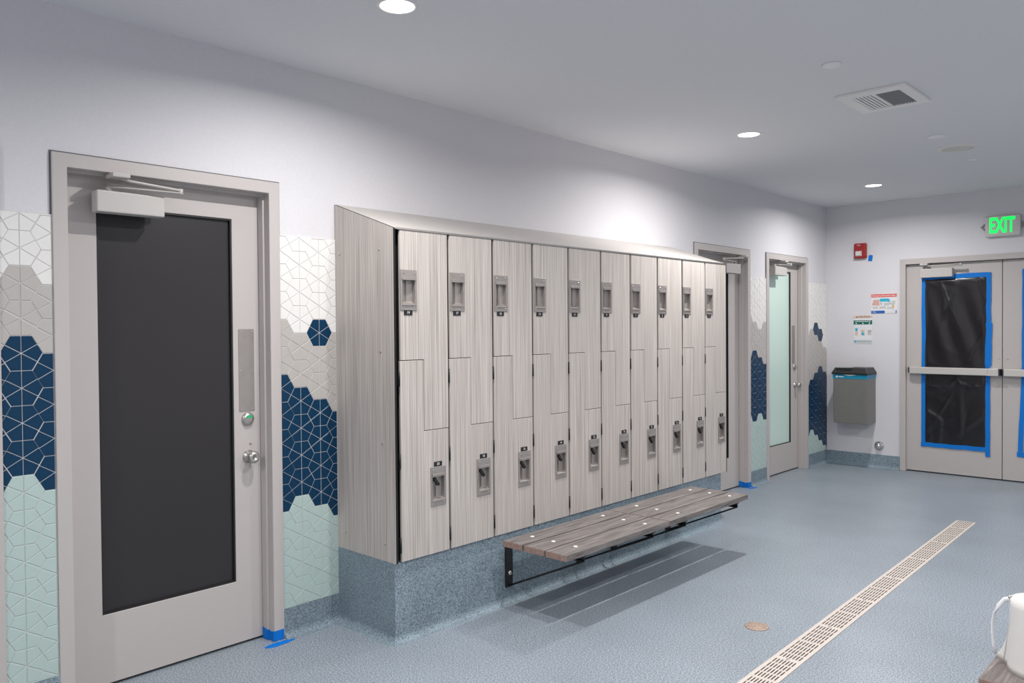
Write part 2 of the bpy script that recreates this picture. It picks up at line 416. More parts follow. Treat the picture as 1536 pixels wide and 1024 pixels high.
# door_5: the double doors, panes covered with black sheeting and blue tape
r = thing('door_5', 'grey double doors whose panes are masked with black sheeting and blue tape', None, (DX0, FY, 0)); r['kind'] = 'structure'
w5 = DX1-DX0; h5 = 2.153; F5 = .055
mb = MB()
mb.cells([0, F5, w5-F5, w5], [0, h5-F5, h5], lambda u, z: not (F5 < u < w5-F5 and z < h5-F5), -.014, .028)
mb.cells([.022, F5-.012, w5-F5+.012, w5-.022], [0, h5-F5+.012, h5-.022], lambda u, z: not (F5-.012 < u < w5-F5+.012 and z < h5-F5+.012), .028, .15)
mb.obj('door_frame', FRAME, r, .003, 2)
MID = 1.659-DX0
def wrinkled(u0, u1, z0, z1, y, seed, fold=True):
    """a loosely taped sheet with real folds and thickness"""
    rnd = random.Random(seed); nx, nz = 46, 110
    creases = [(rnd.uniform(u0, u1), rnd.uniform(z0, z1), rnd.uniform(-1.2, 1.2), rnd.uniform(.010, .03), rnd.uniform(-.006, .008)) for _ in range(26)]
    mb = MB(); g = []
    for i in range(nx+1):
        row = []
        for j in range(nz+1):
            u = u0+(u1-u0)*i/nx; z = z0+(z1-z0)*j/nz
            e = min(1, min(u-u0, u1-u)/.03+.001, min(z-z0, z1-z)/.03+.001)
            dd = 0
            for cu, cz, an, wdt, hh in creases:
                ca, sa = math.cos(an+PI/2), math.sin(an+PI/2)
                t = (u-cu)*ca+(z-cz)*sa; n_ = -(u-cu)*sa+(z-cz)*ca
                dd += hh*math.exp(-(n_/wdt)**2)*math.exp(-(t/.22)**2)
            if fold:      # the drooping lower hem of the upper sheet
                q = (u-u0)/(u1-u0)
                hem = z0+(z1-z0)*.385-.10*math.sin(PI*min(1, q*1.9))*(q < .53)-.07*math.sin(PI*max(0, (q-.53)/.47))+.012*math.sin(q*41)
                if z > hem: dd += .007
                dd += .006*math.exp(-((z-hem-.012)/.014)**2)*(.4+.6*abs(math.sin(q*13)))
                dd += .004*math.sin((u-u0)*30+(z-z0)*9)*math.exp(-((z-z1+.5)/.35)**2)
            row.append(mb.bm.verts.new((u, y-max(0, .002+dd)*e, z)))
        g.append(row)
    for i in range(nx):
        for j in range(nz):
            f = mb.bm.faces.new([g[i][j], g[i+1][j], g[i+1][j+1], g[i][j+1]]); f.smooth = True
    return mb
def strip(mb, u0, z0, u1, z1, w, y, seed=1, n=9, t=.0012):
    """one torn length of tape from (u0,z0) to (u1,z1)"""
    rnd = random.Random(seed); dx, dz = u1-u0, z1-z0; l = math.hypot(dx, dz); nx, nz = -dz/l, dx/l
    A, B = [], []
    for i in range(n+1):
        f = i/n; j = rnd.uniform(-.0025, .0025)
        A.append((u0+dx*f+nx*(w/2+j), z0+dz*f+nz*(w/2+j))); B.append((u0+dx*f-nx*(w/2-j), z0+dz*f-nz*(w/2-j)))
    for i in range(n): mb.prism([A[i], A[i+1], B[i+1], B[i]], 'y', y-t, y)
def push_bar(lf, a, b, z, yf, latch):
    mb = MB()
    mb.box(a+.020, b-.024, yf-.066, yf-.026, z-.034, z+.034, 0)
    mb.box(a+.016, a+.085, yf-.062, yf-.0, z-.032, z+.032, 0)
    mb.box(b-.115, b-.020, yf-.070, yf-.0, z-.036, z+.036, 0)
    bar = mb.obj('push_bar', STEELBAR, lf, .006, 3)
    mb = MB(); mb.box(b-.022, b-.004, yf-.066, yf-.002, z-.032, z+.032); mb.box(a+.004, a+.018, yf-.058, yf-.002, z-.028, z+.028)
    return bar, mb
STEELBAR = mat('push bar aluminium', (.62, .595, .565), .35, .35)
yf = .030
# left leaf
lf = leaf_with_glass(r, F5-.004, MID-.003, yf, (.985-DX0, 1.527-DX0, .31, 1.94), DARKGLASS, z1=h5-F5-.004)
mb = MB()
strip(mb, .968-DX0, .262, .972-DX0, 1.985, .036, yf-.006, 3)
strip(mb, .955-DX0, 1.958, 1.566-DX0, 1.962, .044, yf-.0065, 4)
strip(mb, 1.545-DX0, 1.982, 1.545-DX0, 1.48, .040, yf-.008, 5)
strip(mb, 1.548-DX0, 1.50, 1.542-DX0, 1.09, .056, yf-.0095, 6)
strip(mb, 1.540-DX0, 1.10, 1.541-DX0, .215, .040, yf-.008, 7)
strip(mb, .948-DX0, .285, 1.556-DX0, .283, .042, yf-.0085, 8)
mb.obj('masking_tape', TAPE, lf)
push_bar_parts = []
wr = wrinkled(.975-DX0, 1.540-DX0, .285, 1.95, yf-.003, 11).obj('black_sheeting', SHEET, lf)
s_ = wr.modifiers.new('thickness', 'SOLIDIFY'); s_.thickness = .0006
bar, mbk = push_bar(lf, .835-DX0, 1.660-DX0, 1.030, yf, True)
mbk.obj('push_bar_cap', BLACK, lf, .003)
closer(r, .950-DX0, 1.955, yf-.064, 1, w=.295, foot=.055, elbow=.375, head=h5-F5)
mb = MB()
for uu in (1.632,):
    for zz in (1.158, .895): mb.lathe([(.006, .001), (.006, -.003), (.003, -.004)], (uu-DX0, yf, zz), 'y', 12)
mb.obj('screw', SATIN, lf)
# right leaf
o1 = 2*MID
lf = leaf_with_glass(r, MID+.003, w5-F5+.004, yf, (1.85-DX0, 2.39-DX0, .31, 1.94), DARKGLASS, z1=h5-F5-.004)
BROWN = mat('brown paper', (.40, .29, .22), .7)
mb = MB()
strip(mb, 1.808-DX0, .262, 1.838-DX0, 1.10, .040, yf-.006, 13)
strip(mb, 1.838-DX0, 1.08, 1.842-DX0, 2.00, .040, yf-.0065, 14)
strip(mb, 1.782-DX0, .262, 2.42-DX0, .285, .044, yf-.0075, 15)
strip(mb, 1.82-DX0, 1.965, 2.42-DX0, 1.965, .044, yf-.0075, 16)
strip(mb, 2.40-DX0, .262, 2.40-DX0, 1.98, .044, yf-.0085, 17)
mb.obj('masking_tape', TAPE, lf)
wr = wrinkled(1.842-DX0, 2.398-DX0, .62, 1.955, yf-.003, 21).obj('black_sheeting', SHEET, lf)
s_ = wr.modifiers.new('thickness', 'SOLIDIFY'); s_.thickness = .0006
MB().box(1.825-DX0, 2.398-DX0, yf-.003, yf-.002, .28, .62).obj('paper_backing', BROWN, lf)
bar, mbk = push_bar(lf, 1.662-DX0, 2.500-DX0, 1.030, yf, True)
mbk.obj('push_bar_cap', BLACK, lf, .003)
closer(r, 2.37-DX0, 1.955, yf-.064, -1, w=.295, foot=.055, elbow=.375, head=h5-F5)
mb = MB()
for zz in (1.158, .895): mb.lathe([(.006, .001), (.006, -.003), (.003, -.004)], (1.705-DX0, yf, zz), 'y', 12)
mb.obj('screw', SATIN, lf)

# torn scraps of blue tape on the floor
def floor_tape(x0, y0, pts, label):
    mb = MB(); mb.prism(pts, 'z', .0004, .0016)
    o = mb.obj('masking_tape', TAPE); o.location = (x0, y0, 0); tag(o, label, 'tape', None)
def blob(w, l, seed, n=26):
    rnd = random.Random(seed)
    return [(w/2*math.cos(2*PI*i/n)*rnd.uniform(.75, 1.1), l/2*math.sin(2*PI*i/n)*rnd.uniform(.7, 1.1)) for i in range(n)]
floor_tape(.052, 1.985, blob(.045, .18, 3), 'torn blue tape scrap on the floor by the dark glass door')
floor_tape(.045, 6.85, blob(.04, .15, 5), 'torn blue tape scrap on the floor by the lockers far end')

# ------------------------------------------------------------------ lockers
LP = .3163; LY = 2.376; Z0, Z1 = .378, 1.952; ZL, ZU = .990, 1.335
def mesh_door(upper, wd):
    hx = (.013, .113) if upper else (.190, .290)
    hz = (1.573, 1.765) if upper else (.614, .807)
    h = (hx[0]+.010, hx[1]-.010, hz[0]+.026, hz[1]-.044)
    g = .0016; a0, a1 = (.014 if upper else .010), wd-.0025; mid = wd*.492
    us = sorted([a0, h[0], h[1], a1, mid-g, mid+g])
    if upper:
        zs = sorted([ZL+g, ZU+g, h[2], h[3], Z1])
        ins = lambda u, z: (z > ZU+g or u > mid+g) and not (h[0] < u < h[1] and h[2] < z < h[3])
    else:
        zs = sorted([Z0+.003, h[2], h[3], ZL-g, ZU-g])
        ins = lambda u, z: (z < ZL-g or u < mid-g) and not (h[0] < u < h[1] and h[2] < z < h[3])
    mb = MB(); mb.cells(us, zs, ins, -.475, -.462)
    return mb.data('door', LAM)
def mesh_handle(upper):
    hx = (.013, .113) if upper else (.190, .290)
    hz = (1.573, 1.765) if upper else (.614, .807)
    a, b, c, d = hx[0]+.012, hx[1]-.012, hz[0]+.028, hz[1]-.046
    f = -.4795
    mb = MB()
    us = [hx[0], a, b, hx[1]]; zs = [hz[0], c, d, hz[1]]
    mb.cells(us, zs, lambda u, z: not (a < u < b and c < z < d), f, -.4752)
    # raised lip round the pocket and a hooded bar at the top
    mb.box(a-.004, b+.004, f-.005, f, d-.003, d+.011); mb.box(a-.005, b+.005, f-.004, f, c-.006, c+.001)
    # pocket: two slanting backs meeting on a crease
    m = (a+b)/2 + .001; yb = -.452
    v = mb.bm.verts.new
    P = [v((a, f, c)), v((a, f, d)), v((m, yb, c+.014)), v((m, yb, d)), v((b, f, c)), v((b, f, d)), v((a+.002, yb-.006, c+.012)), v((a+.002, yb-.006, d)), v((b-.002, yb-.006, c+.012)), v((b-.002, yb-.006, d))]
    for q in ((0, 6, 7, 1), (6, 2, 3, 7), (2, 8, 9, 3), (8, 4, 5, 9), (0, 4, 8, 2), (0, 2, 6), (1, 7, 3), (1, 3, 9, 5)):
        mb.bm.faces.new([P[i] for i in q])
    mb.box(m-.0012, m+.0012, yb-.006, yb, c+.012, d, 0)
    for px, pz in ((hx[0]+.018, hz[1]-.016), (hx[1]-.018, hz[1]-.016), (a+.004, c-.010), (b-.004, c-.010)):
        mb.lathe([(.0048, 0), (.0042, -.0022), (.002, -.003)], (px, f, pz), 'y', 12, 1)
    return mb.data('pull', [STEEL, CHROME])
def mesh_key():
    mb = MB(); x, z = .222, .734
    mb.lathe([(.011, .004), (.011, -.006), (.008, -.010)], (x, -.464, z), 'y', 16, 0)
    M = Matrix.Translation((x, -.482, z)) @ Matrix.Rotation(math.radians(-38), 4, 'Y')
    mb.box(-.0065, .0065, -.008, .008, -.022, .022, 1, M)
    return mb.data('key', [SATIN, BLACK])
def mesh_hinge(zz):
    mb = MB(); mb.lathe([(.0042, -.034), (.0042, .034)], (.0018, -.4765, zz), 'z', 10); mb.box(-.002, .0045, -.474, -.462, zz-.034, zz+.034)
    return mb.data('hinge', BLACKM)
WD = {}
def md(key, fn):
    if key not in WD: WD[key] = fn()
    return WD[key]
ORD = ['first', 'second', 'third', 'fourth', 'fifth', 'sixth', 'seventh', 'eighth', 'ninth', 'tenth']
for i in range(10):
    up, lo = 19-2*i, 20-2*i
    where = {0: 'leftmost of the row', 9: 'rightmost of the row'}.get(i, ORD[i]+' from the left')
    r = thing('locker', f'striped grey two-door locker with number plates {up} and {lo}, {where}', 'locker', (0, LY+LP*i, 0), LW, 'row of two-door lockers above the bench')
    body = link('locker_body', md('body', lambda: MB().box(.001, LP-.001, -.438, -.004, Z0+.001, Z1-.003).data('body', BLACKM)), r)
    for upper, num in ((True, up), (False, lo)):
        dr = link('locker_door', md(('d', upper), lambda: mesh_door(upper, LP)), r, .0012, 1)
        link('pull_handle', md(('h', upper), lambda: mesh_handle(upper)), dr, .0015, 2)
        cx = .060 if upper else .240; cz = 1.5615 if upper else .819
        mb = MB(); mb.box(cx-.0255, cx+.0255, -.4775, -.4752, cz-.0115, cz+.0115, 0)
        text_into(mb, str(num), .0175, cx, -.4778, cz, 1, .0004, 0)
        mb.obj('number_plate', [BLACK, WHITEP], dr)
        if not upper: link('key', md('key', mesh_key), dr)
        for zz in (() if upper else (1.25, .86, .46)):
            link('hinge', md(('hg', zz), lambda: mesh_hinge(zz)), dr)
# end panels and sloping hood
def end_panel(u0, u1, label):
    r = thing('end_panel', label, 'panel', (0, u0, 0), LW)
    mb = MB(); mb.prism([(0, Z0), (-.474, Z0), (-.474, 1.958), (0, 2.117)], 'x', 0, u1-u0)
    mb.bm.normal_update(); bmesh.ops.recalc_face_normals(mb.bm, faces=mb.bm.faces[:])
    for q in mb.bm.faces:
        if abs(q.normal.x) < .5: q.material_index = 1
    p = mb.obj('side_panel', [LAM, BLACKM], r)
    if u0 < 4:
        for x, z in ((.046, 1.863), (.366, 1.864), (.371, 1.378), (.378, .937), (.390, .461), (.073, .464)):
            MB().lathe([(.006, .0), (.005, -.002), (.002, -.003)], (0, -x, z), 'x', 12).obj('screw', SATIN, r)
end_panel(2.352, 2.364, 'tall striped grey side panel with sloping top at the left end of the lockers')
end_panel(LY+LP*10+.001, LY+LP*10+.011, 'striped grey side panel at the far right end of the lockers')
mb = MB(); mb.box(2.3645, 2.3755, -.440, -.01, Z0+.001, 1.94)
o = mb.obj('filler_strip', BLACKM); o.rotation_euler = (0, 0, LW); tag(o, 'black filler strip between side panel and first locker', 'strip')
r = thing('locker_hood', 'long sloping beige metal hood on top of the lockers', 'hood', (0, 2.365, 0), LW)
Lh = LP*10+.011
mb = MB(); mb.prism([(-.476, 1.9535), (-.476, 1.959), (0-.001, 2.119), (-.001, 2.1135)], 'x', 0, Lh)
mb.obj('sloping_panel', HOOD, r)
mb = MB(); mb.box(0, Lh, -.4785, -.4765, 1.9525, 1.962); mb.obj('front_edge', SATIN, r, .0008, 1)

# ------------------------------------------------------------------ benches
def slat(parent, u0, u1, y0, y1, z0, z1, screws=()):
    mb = MB(); mb.box(u0, u1, y0, y1, z0, z1, 0)
    for f in mb.bm.faces:
        c = f.calc_center_median()
        if abs(c.x-u0) < 1e-4 or abs(c.x-u1) < 1e-4: f.material_index = 1
    s = mb.obj('slat', [SLAT, SLATEND], parent, .002, 2)
    for u in screws:
        MB().lathe([(.0115, 0), (.0105, .0035), (.004, .0045)], (u, (y0+y1)/2, z1), 'z', 14).obj('bolt_head', BOLT, s)
ZS = .385; TS = .032; PB = .145
def wall_bench(u0, u1, brs, label):
    r = thing('wall_bench', label, 'bench', (0, u0, 0), LW, 'two wall benches end to end under the lockers')
    for k in range(3):
        y1 = -(.573+k*PB); slat(r, 0, u1-u0, y1-.1335, y1, ZS-TS, ZS, [b-u0 for b in brs])
    for b in brs:
        b -= u0
        mb = MB()
        mb.box(b-.026, b+.026, -.474, -.4625, .085, .333)           # wall plate
        mb.box(b-.022, b+.022, -.985, -.580, ZS-TS-.010, ZS-TS)     # arm under the slats
        mb.box(b-.004, b+.004, -.985, -.470, ZS-TS-.036, ZS-TS-.022)
        mb.box(b-.004, b+.004, -.985, -.580, ZS-TS-.030, ZS-TS-.008)
        mb.tube([(b, -.474, .093), (b, -.98, ZS-TS-.032)], .0055, 8)
        mb.obj('bracket', BLACKM, r, .001, 1)
        MB().lathe([(.013, .0), (.012, -.004), (.007, -.010)], (b, -.474, .16), 'y', 14).obj('wall_bolt', SATIN, r)
    return r
r1 = wall_bench(2.973, 3.891, (3.127, 3.747), 'grey-brown slatted wall bench under the lockers, nearer half')
r2 = wall_bench(3.901, 4.850, (4.092, 4.727), 'grey-brown slatted wall bench under the lockers, farther half')

# bench in the right foreground: slats on a steel leg frame
BX, BN = 2.796, 2.79
r = thing('slatted_bench', 'slatted bench cut by the right picture edge carrying the white roll', 'bench', (BX, BN, 0), 0)
for k in range(3):
    x0 = k*.1462
    mb = MB(); mb.box(x0, x0+.1376, 0, 1.80, ZS-TS, ZS, 0)
    for f in mb.bm.faces:
        c = f.calc_center_median()
        if c.y < 1e-4 or c.y > 1.7999: f.material_index = 1
    o = mb.obj('slat', [noise_mat('composite slat lengthwise', [(.32, (.085, .070, .065)), (.45, (.15, .13, .122)), (.55, (.20, .175, .165)), (.7, (.30, .27, .255))], 3.2, vec=(22, 1.5, 22), rough=.55, detail=6, offset=True, bump=.1, rr=.7), SLATEND], r, .004, 2)
for yy in (.28, 1.45):
    mb = MB(); mb.box(.03, .40, yy-.02, yy+.02, ZS-TS-.03, ZS-TS-.001)
    mb.obj('cross_bar', BLACKM, r)
    for xx in (.06, .37):
        MB().box(xx-.02, xx+.02, yy-.02, yy+.02, .0005, ZS-TS-.030).obj('leg', BLACKM, r)

# white roll standing on it
RCX, RCY = 2.935, 2.955
r = thing('paper_roll', 'white upright roll with a hanging loop standing on the foreground bench', 'roll', (RCX, RCY, ZS+.0003))
mb = MB(); prof = []
for i in range(13):
    t = i/12; z = .225*t; rr = .088 - .004*t + .006*math.exp(-t*6)
    prof.append((rr, z))
prof = [(.080, 0)] + prof + [(.080, .2265), (.030, .227)]
mb.lathe(prof, (0, 0, 0), 'z', 48); mb.obj('roll_body', ROLL, r)
mb = MB(); mb.lathe([(.080, .2262), (.080, .2285), (.03, .230), (.002, .230)], (0, 0, 0), 'z', 48); tag(mb.obj('top_face', WHITEP, r), 'bright white flat top')
mb = MB()     # loose outer sheet flaring away towards the left
n = 10; g = []
for i in range(n+1):
    t = i/n; row = []
    for j in range(n+1):
        s = j/n
        bx, by = -.0855 + .02*s*0, -.012
        px = -.0835 - (.055)*(1-s)**2.2*t
        py = -.02 + .07*t*(1-s)
        row.append(mb.bm.verts.new((px + .001*math.sin(s*9), py, .002+.190*s)))
    g.append(row)
for i in range(n):
    for j in range(n):
        f = mb.bm.faces.new([g[i][j], g[i+1][j], g[i+1][j+1], g[i][j+1]]); f.smooth = True
o = mb.obj('loose_sheet', ROLL, r); s_ = o.modifiers.new('thickness', 'SOLIDIFY'); s_.thickness = .0015
mb = MB(); pts = []
ctrl = [(-.082, -.012, .222), (-.098, -.012, .215), (-.116, -.010, .190), (-.128, -.008, .165), (-.134, -.006, .130), (-.134, -.005, .095), (-.131, -.005, .060), (-.126, -.005, .030)]
mb.tube(ctrl, .0045, 8, flat=.007); mb.obj('strap', mat('white strap', (.74, .74, .76), .5), r)
MB().lathe([(.006, 0), (.007, .006), (.003, .010)], (-.083, -.012, .222), 'z', 12).obj('rivet', SATIN, r)

# ------------------------------------------------------------------ floor drain and cleanout
def grate_mesh(n):
    W = .130; Lg = .5075; g = .0006
    xs = [-W/2]; slots = []
    x = -W/2+.0185
    for k in range(7): xs += [x, x+.0066]; slots.append((x, x+.0066)); x += .0145
    xs.append(W/2)
    zs = [g]; sl = []
    def run(a, b, k):
        l = (b-a-(k-1)*.009)/k
        for q in range(k): s0 = a+q*(l+.009); sl.append((s0, s0+l))
    run(.010, Lg/2-.015, 4); run(Lg/2+.015, Lg-.010, 4)
    for a, b in sl: zs += [a, b]
    zs.append(Lg-g)
    mb = MB()
    ins = lambda u, z: not (any(a < u < b for a, b in slots) and any(a < z < b for a, b in sl))
    mb.cells(xs, zs, ins, -.0035, 0)
    bmesh.ops.transform(mb.bm, matrix=Matrix(((1, 0, 0, 0), (0, 0, 1, 0), (0, -1, 0, .0), (0, 0, 0, 1))), verts=mb.bm.verts[:])
    mb.box(-W/2+.004, W/2-.004, .004, Lg-.004, .0001, .0005, 1)     # black sheet painting the shade of a channel below the slots
    mb.lathe([(.0075, .0030), (.0070, .0052), (.003, .0055)], (0, Lg/2, 0), 'z', 14, 2)
    return mb.data('grate', [GRATE, DARK, STEEL])
ga = math.atan(.0237); gm_ = grate_mesh(0)
names = {6: 'farthest from the camera', 0: 'nearest the camera', 1: 'second nearest', 2: 'third nearest', 3: 'middle of the run', 4: 'third from the far end', 5: 'second from the far end'}
for k in range(7):
    y = 6.69-.5075*(7-k) if False else 3.150+.5075*k
    x = 1.9155-.0237*(y-3.1)
    o = link('drain_grate', gm_); o.location = (x, y, .0002); o.rotation_euler = (0, 0, ga)
    tag(o, 'cream slotted drain grate section, '+names[k], 'drain', 'drain grates in the floor channel')
for k in (1,):
    y = 3.150-.5075; x = 1.9155-.0237*(y-3.1)
    o = link('drain_grate', gm_); o.location = (x, y, .0002); o.rotation_euler = (0, 0, ga)
    tag(o, 'cream slotted drain grate section cut off by the lower picture edge', 'drain', 'drain grates in the floor channel')
mb = MB(); mb.lathe([(.058, 0), (.058, .0022), (.055, .003), (.0015, .003)], (0, 0, 0), 'z', 40)
for k in range(5): mb.lathe([(.006, .0028), (.005, .0042)], (.042*math.cos(k*1.2566), .042*math.sin(k*1.2566), 0), 'z', 10)
o = mb.obj('floor_cleanout', CLEANOUT); o.location = (1.625, 3.685, .0002); tag(o, 'round bronze cleanout cover set in the blue floor', 'cover')

# ------------------------------------------------------------------ far wall fittings
r = thing('wall_mounted_bin', 'steel wall-hung waste bin with black lid and teal band', 'bin', (.165, FY, .47))
bw, bd = .360, .265
mb = MB(); mb.prism([(0, 0), (-bd+.01, .0), (-bd, .50), (0, .50)], 'x', .012, bw-.006)
mb.obj('bin_body', noise_mat('bin steel', [(.3, (.21, .20, .19)), (.7, (.27, .26, .245))], 30, vec=(1, 1, 8), rough=.42, metal=.5), r, .006, 2)
mb = MB()
mb.prism([(-bd-.002, .465), (-bd-.002, .505), (-.006, .505), (-.006, .465)], 'x', .009, bw-.003, 0)
n0 = len(mb.bm.faces)
pts = [(.12, .507)] + [(.12+.13*t/8, .507-.012*math.sin(PI*t/8)) for t in range(1, 8)] + [(.25, .507)]
mb.prism(pts, 'y', -bd-.0032, -bd-.001, 1)
text_into(mb, 'waste', .020, .105, -bd-.003, .484, 1) if 0 else None
mb.lathe([(.0105, 0), (.0105, -.0012)], (.052, -bd-.002, .484), 'y', 18, 1)
mb.box(.070, .122, -bd-.0032, -bd-.001, .480, .488, 1)
mb.obj('teal_band', [TEAL, WHITEP], r)
mb = MB()
mb.loft([[(0, -bd-.014, .508), (bw+.004, -bd-.014, .508), (bw+.004, -.003, .508), (0, -.003, .508)],
         [(0, -bd-.014, .525), (bw+.004, -bd-.014, .525), (bw+.004, -.003, .525), (0, -.003, .525)],
         [(.026, -bd+.02, .578), (bw-.022, -bd+.02, .578), (bw-.022, -.02, .578), (.026, -.02, .578)]], smooth=False)
mb.box(.045, .200, -bd-.004, -bd+.08, .530, .574)
lid = mb.obj('bin_lid', BLACK, r, .004, 2)
mb = MB(); mb.box(.045, .205, -bd-.004, -bd+.1, .576, .586); mb.obj('lid_flap', CHROME, r, .003)

mb = MB(); mb.lathe([(.047, 0), (.047, -.006), (.030, -.010), (.026, -.030), (.030, -.036), (.024, -.050), (.006, -.055)], (0, 0, 0), 'y', 32)
o = mb.obj('hose_valve', CHROME); o.location = (.552, FY-.0005, .232); tag(o, 'round chrome wall valve low beside the double doors', 'valve')

r = thing('wall_mounted_fire_alarm', 'red fire alarm on the far wall above the signs', 'alarm', (.372, FY, 2.267))
MB().box(-.062, .062, -.045, 0, -.079, .079).obj('alarm_body', RED, r, .012, 3)
mb = MB(); mb.loft([[(-.046, -.045, -.058), (.022, -.045, -.058), (.022, -.045, .0), (-.046, -.045, .0)], [(-.038, -.066, -.050), (.014, -.066, -.050), (.014, -.066, -.008), (-.038, -.066, -.008)]], smooth=False)
mb.obj('strobe_lens', mat('strobe lens', (.62, .60, .58), .2), r, .003)
mb = MB(); text_into(mb, 'FIRE', .018, -.012, -.0455, .058, 0); mb.obj('lettering', WHITEP, r)

mb = MB(); mb.prism([(-.022, -.030), (.020, -.034), (.027, .026), (.010, .033), (-.014, .031)], 'y', -.0015, 0)
o = mb.obj('masking_tape', TAPE); o.location = (.462, FY, 2.187); tag(o, 'small blue tape square stuck beside the red fire alarm', 'tape')

# evacuation map
r = thing('evacuation_map', 'landscape evacuation map sign with red heading on the far wall', 'sign', (.600, FY, 1.708))
mb = MB(); mb.box(-.128, .128, -.004, -.0005, -.100, .100); mb.obj('sign_panel', PAPER, r)
mb = MB(); mb.box(-.126, .126, -.0052, -.004, .067, .100, 0); text_into(mb, 'Emergency Evacuation Map', .0205, 0, -.0056, .083, 1, .0003, .0003); mb.obj('heading', [SALMON, WHITEP], r)
mb = MB()
mb.box(-.040, .045, -.0050, -.004, .022, .052, 0)
mb.prism([(.030, .022), (.045, .052), (.060, .040), (.055, .015)], 'y', -.0051, -.004, 0)
mb.prism([(-.118, -.015), (-.045, -.020), (-.045, .045), (-.105, .040)], 'y', -.0048, -.004, 1)
for q in ((-.04, -.02, -.01, .015), (.0, .05, -.02, .008), (-.045, .02, -.05, -.028), (.03, .08, -.055, -.035), (-.11, -.06, -.05, -.030)): mb.box(q[0], q[1], -.0047, -.004, q[2], q[3], 3)
mb.box(.078, .102, -.0050, -.004, -.050, -.010, 2); mb.box(.084, .112, -.0049, -.004, -.008, .030, 3)
for q in ((-.115, -.108), (-.10, -.094), (-.03, -.02), (.05, .065), (.06, .085)): mb.box(q[0], q[1], -.0055, -.004, -.006, .002, 4)
mb.box(.05, .085, -.0055, -.004, .012, .018, 4); mb.box(.085, .10, -.0055, -.004, -.066, -.060, 4)
mb.obj('floor_plan', [SCYAN, SPINK, STAN, mat('sign light grey', (.55, .54, .53), .6), SGREY], r)
mb = MB(); mb.box(-.126, .008, -.0052, -.004, -.098, -.072, 0); mb.box(.114, .124, -.0052, -.004, -.098, -.070, 0)
text_into(mb, 'Map', .020, -.095, -.0056, -.085, 1)
for k in range(5): mb.box(.020+k*.017, .031+k*.017, -.0046, -.004, -.086, -.083, 2)
mb.obj('legend', [SBLUE, WHITEP, SGREY], r)

# hygiene notice
r = thing('hygiene_notice', 'portrait caution notice with green band and three pictograms above the waste bin', 'sign', (.389, FY, 1.443))
mb = MB(); mb.box(-.094, .094, -.004, -.0005, -.147, .147); mb.obj('sign_panel', PAPER, r)
mb = MB(); mb.box(-.094, .094, -.0050, -.004, .118, .146, 0); text_into(mb, 'CAUTION', .026, .012, -.0054, .132, 1, .0003, .0005)
mb.prism([(-.072, .122), (-.052, .122), (-.062, .141)], 'y', -.0055, -.005, 1); mb.obj('heading', [SPEACH, mat('sign brown', (.22, .10, .06), .6)], r)
mb = MB(); mb.box(-.094, .094, -.0050, -.004, .052, .096, 0)
for k in range(8): mb.box(-.078+k*.020, -.063+k*.020, -.0054, -.005, .081, .089, 1)
for x in (-.068, .0, .066): mb.box(x-.006, x+.006, -.0054, -.005, .058, .070, 1)
mb.obj('green_band', [SGREEN, WHITEP], r)
mb = MB()
mb.box(-.080, -.052, -.0050, -.004, -.064, -.018, 1); mb.prism([(-.076, -.018), (-.056, -.018), (-.050, .018), (-.062, .008), (-.066, .018), (-.074, .008), (-.082, .018)], 'y', -.0052, -.004, 0)
mb.obj('pictogram', [SCYAN, SPEACH], r)
mb = MB(); mb.box(-.020, .018, -.0050, -.004, -.064, -.004, 1); mb.prism([(-.012, -.060), (.012, -.062), (.016, -.046), (.004, -.036), (.002, -.018), (-.006, -.020), (-.008, -.038), (-.016, -.042)], 'y', -.0054, -.004, 0)
mb.obj('pictogram', [SCYAN, SPEACH], r)
mb = MB(); mb.box(.050, .084, -.0050, -.004, -.060, -.022, 1); mb.prism([(.046, -.022), (.056, -.030), (.088, -.022), (.084, -.008), (.062, -.004)], 'y', -.0054, -.004, 0); mb.box(.062, .082, -.0058, -.004, -.018, -.010, 2)
mb.obj('pictogram', [SGREY, mat('sign pale', (.5, .52, .5), .6), SPINK], r)
mb = MB(); mb.box(-.092, .092, -.0048, -.004, -.140, -.112, 0); mb.box(-.088, -.070, -.0054, -.0048, -.136, -.118, 1)
for k in range(6): mb.box(-.060+k*.024, -.042+k*.024, -.0052, -.0048, -.131, -.124, 2)
mb.obj('footer', [mat('sign mist', (.48, .52, .57), .6), SCYAN, SGREY], r)

# exit sign
r = thing('exit_sign', 'lit green EXIT sign above the double doors', 'exit sign', (1.672, FY, 2.409))
MB().box(-.146, .146, -.045, -.001, -.100, .100).obj('sign_housing', mat('sign housing', (.55, .53, .52), .45), r, .014, 3)
mb = MB(); text_into(mb, 'EXIT', .2, -.004, -.0462, .0, 0, .0012, .006, 1, (.208, .146)); mb.obj('lettering', EXITG, r)
for s in (-1, 1):
    mb = MB(); mb.prism([(s*.150, .03), (s*.176, .0), (s*.150, -.03), (s*.162, -.03), (s*.190, .0), (s*.162, .03)], 'y', -.018, -.001)
    mb.box(min(s*.140, s*.158), max(s*.140, s*.158), -.02, -.001, -.012, .012)
    mb.obj('side_chevron', mat('chevron grey', (.36, .35, .36), .5), r)

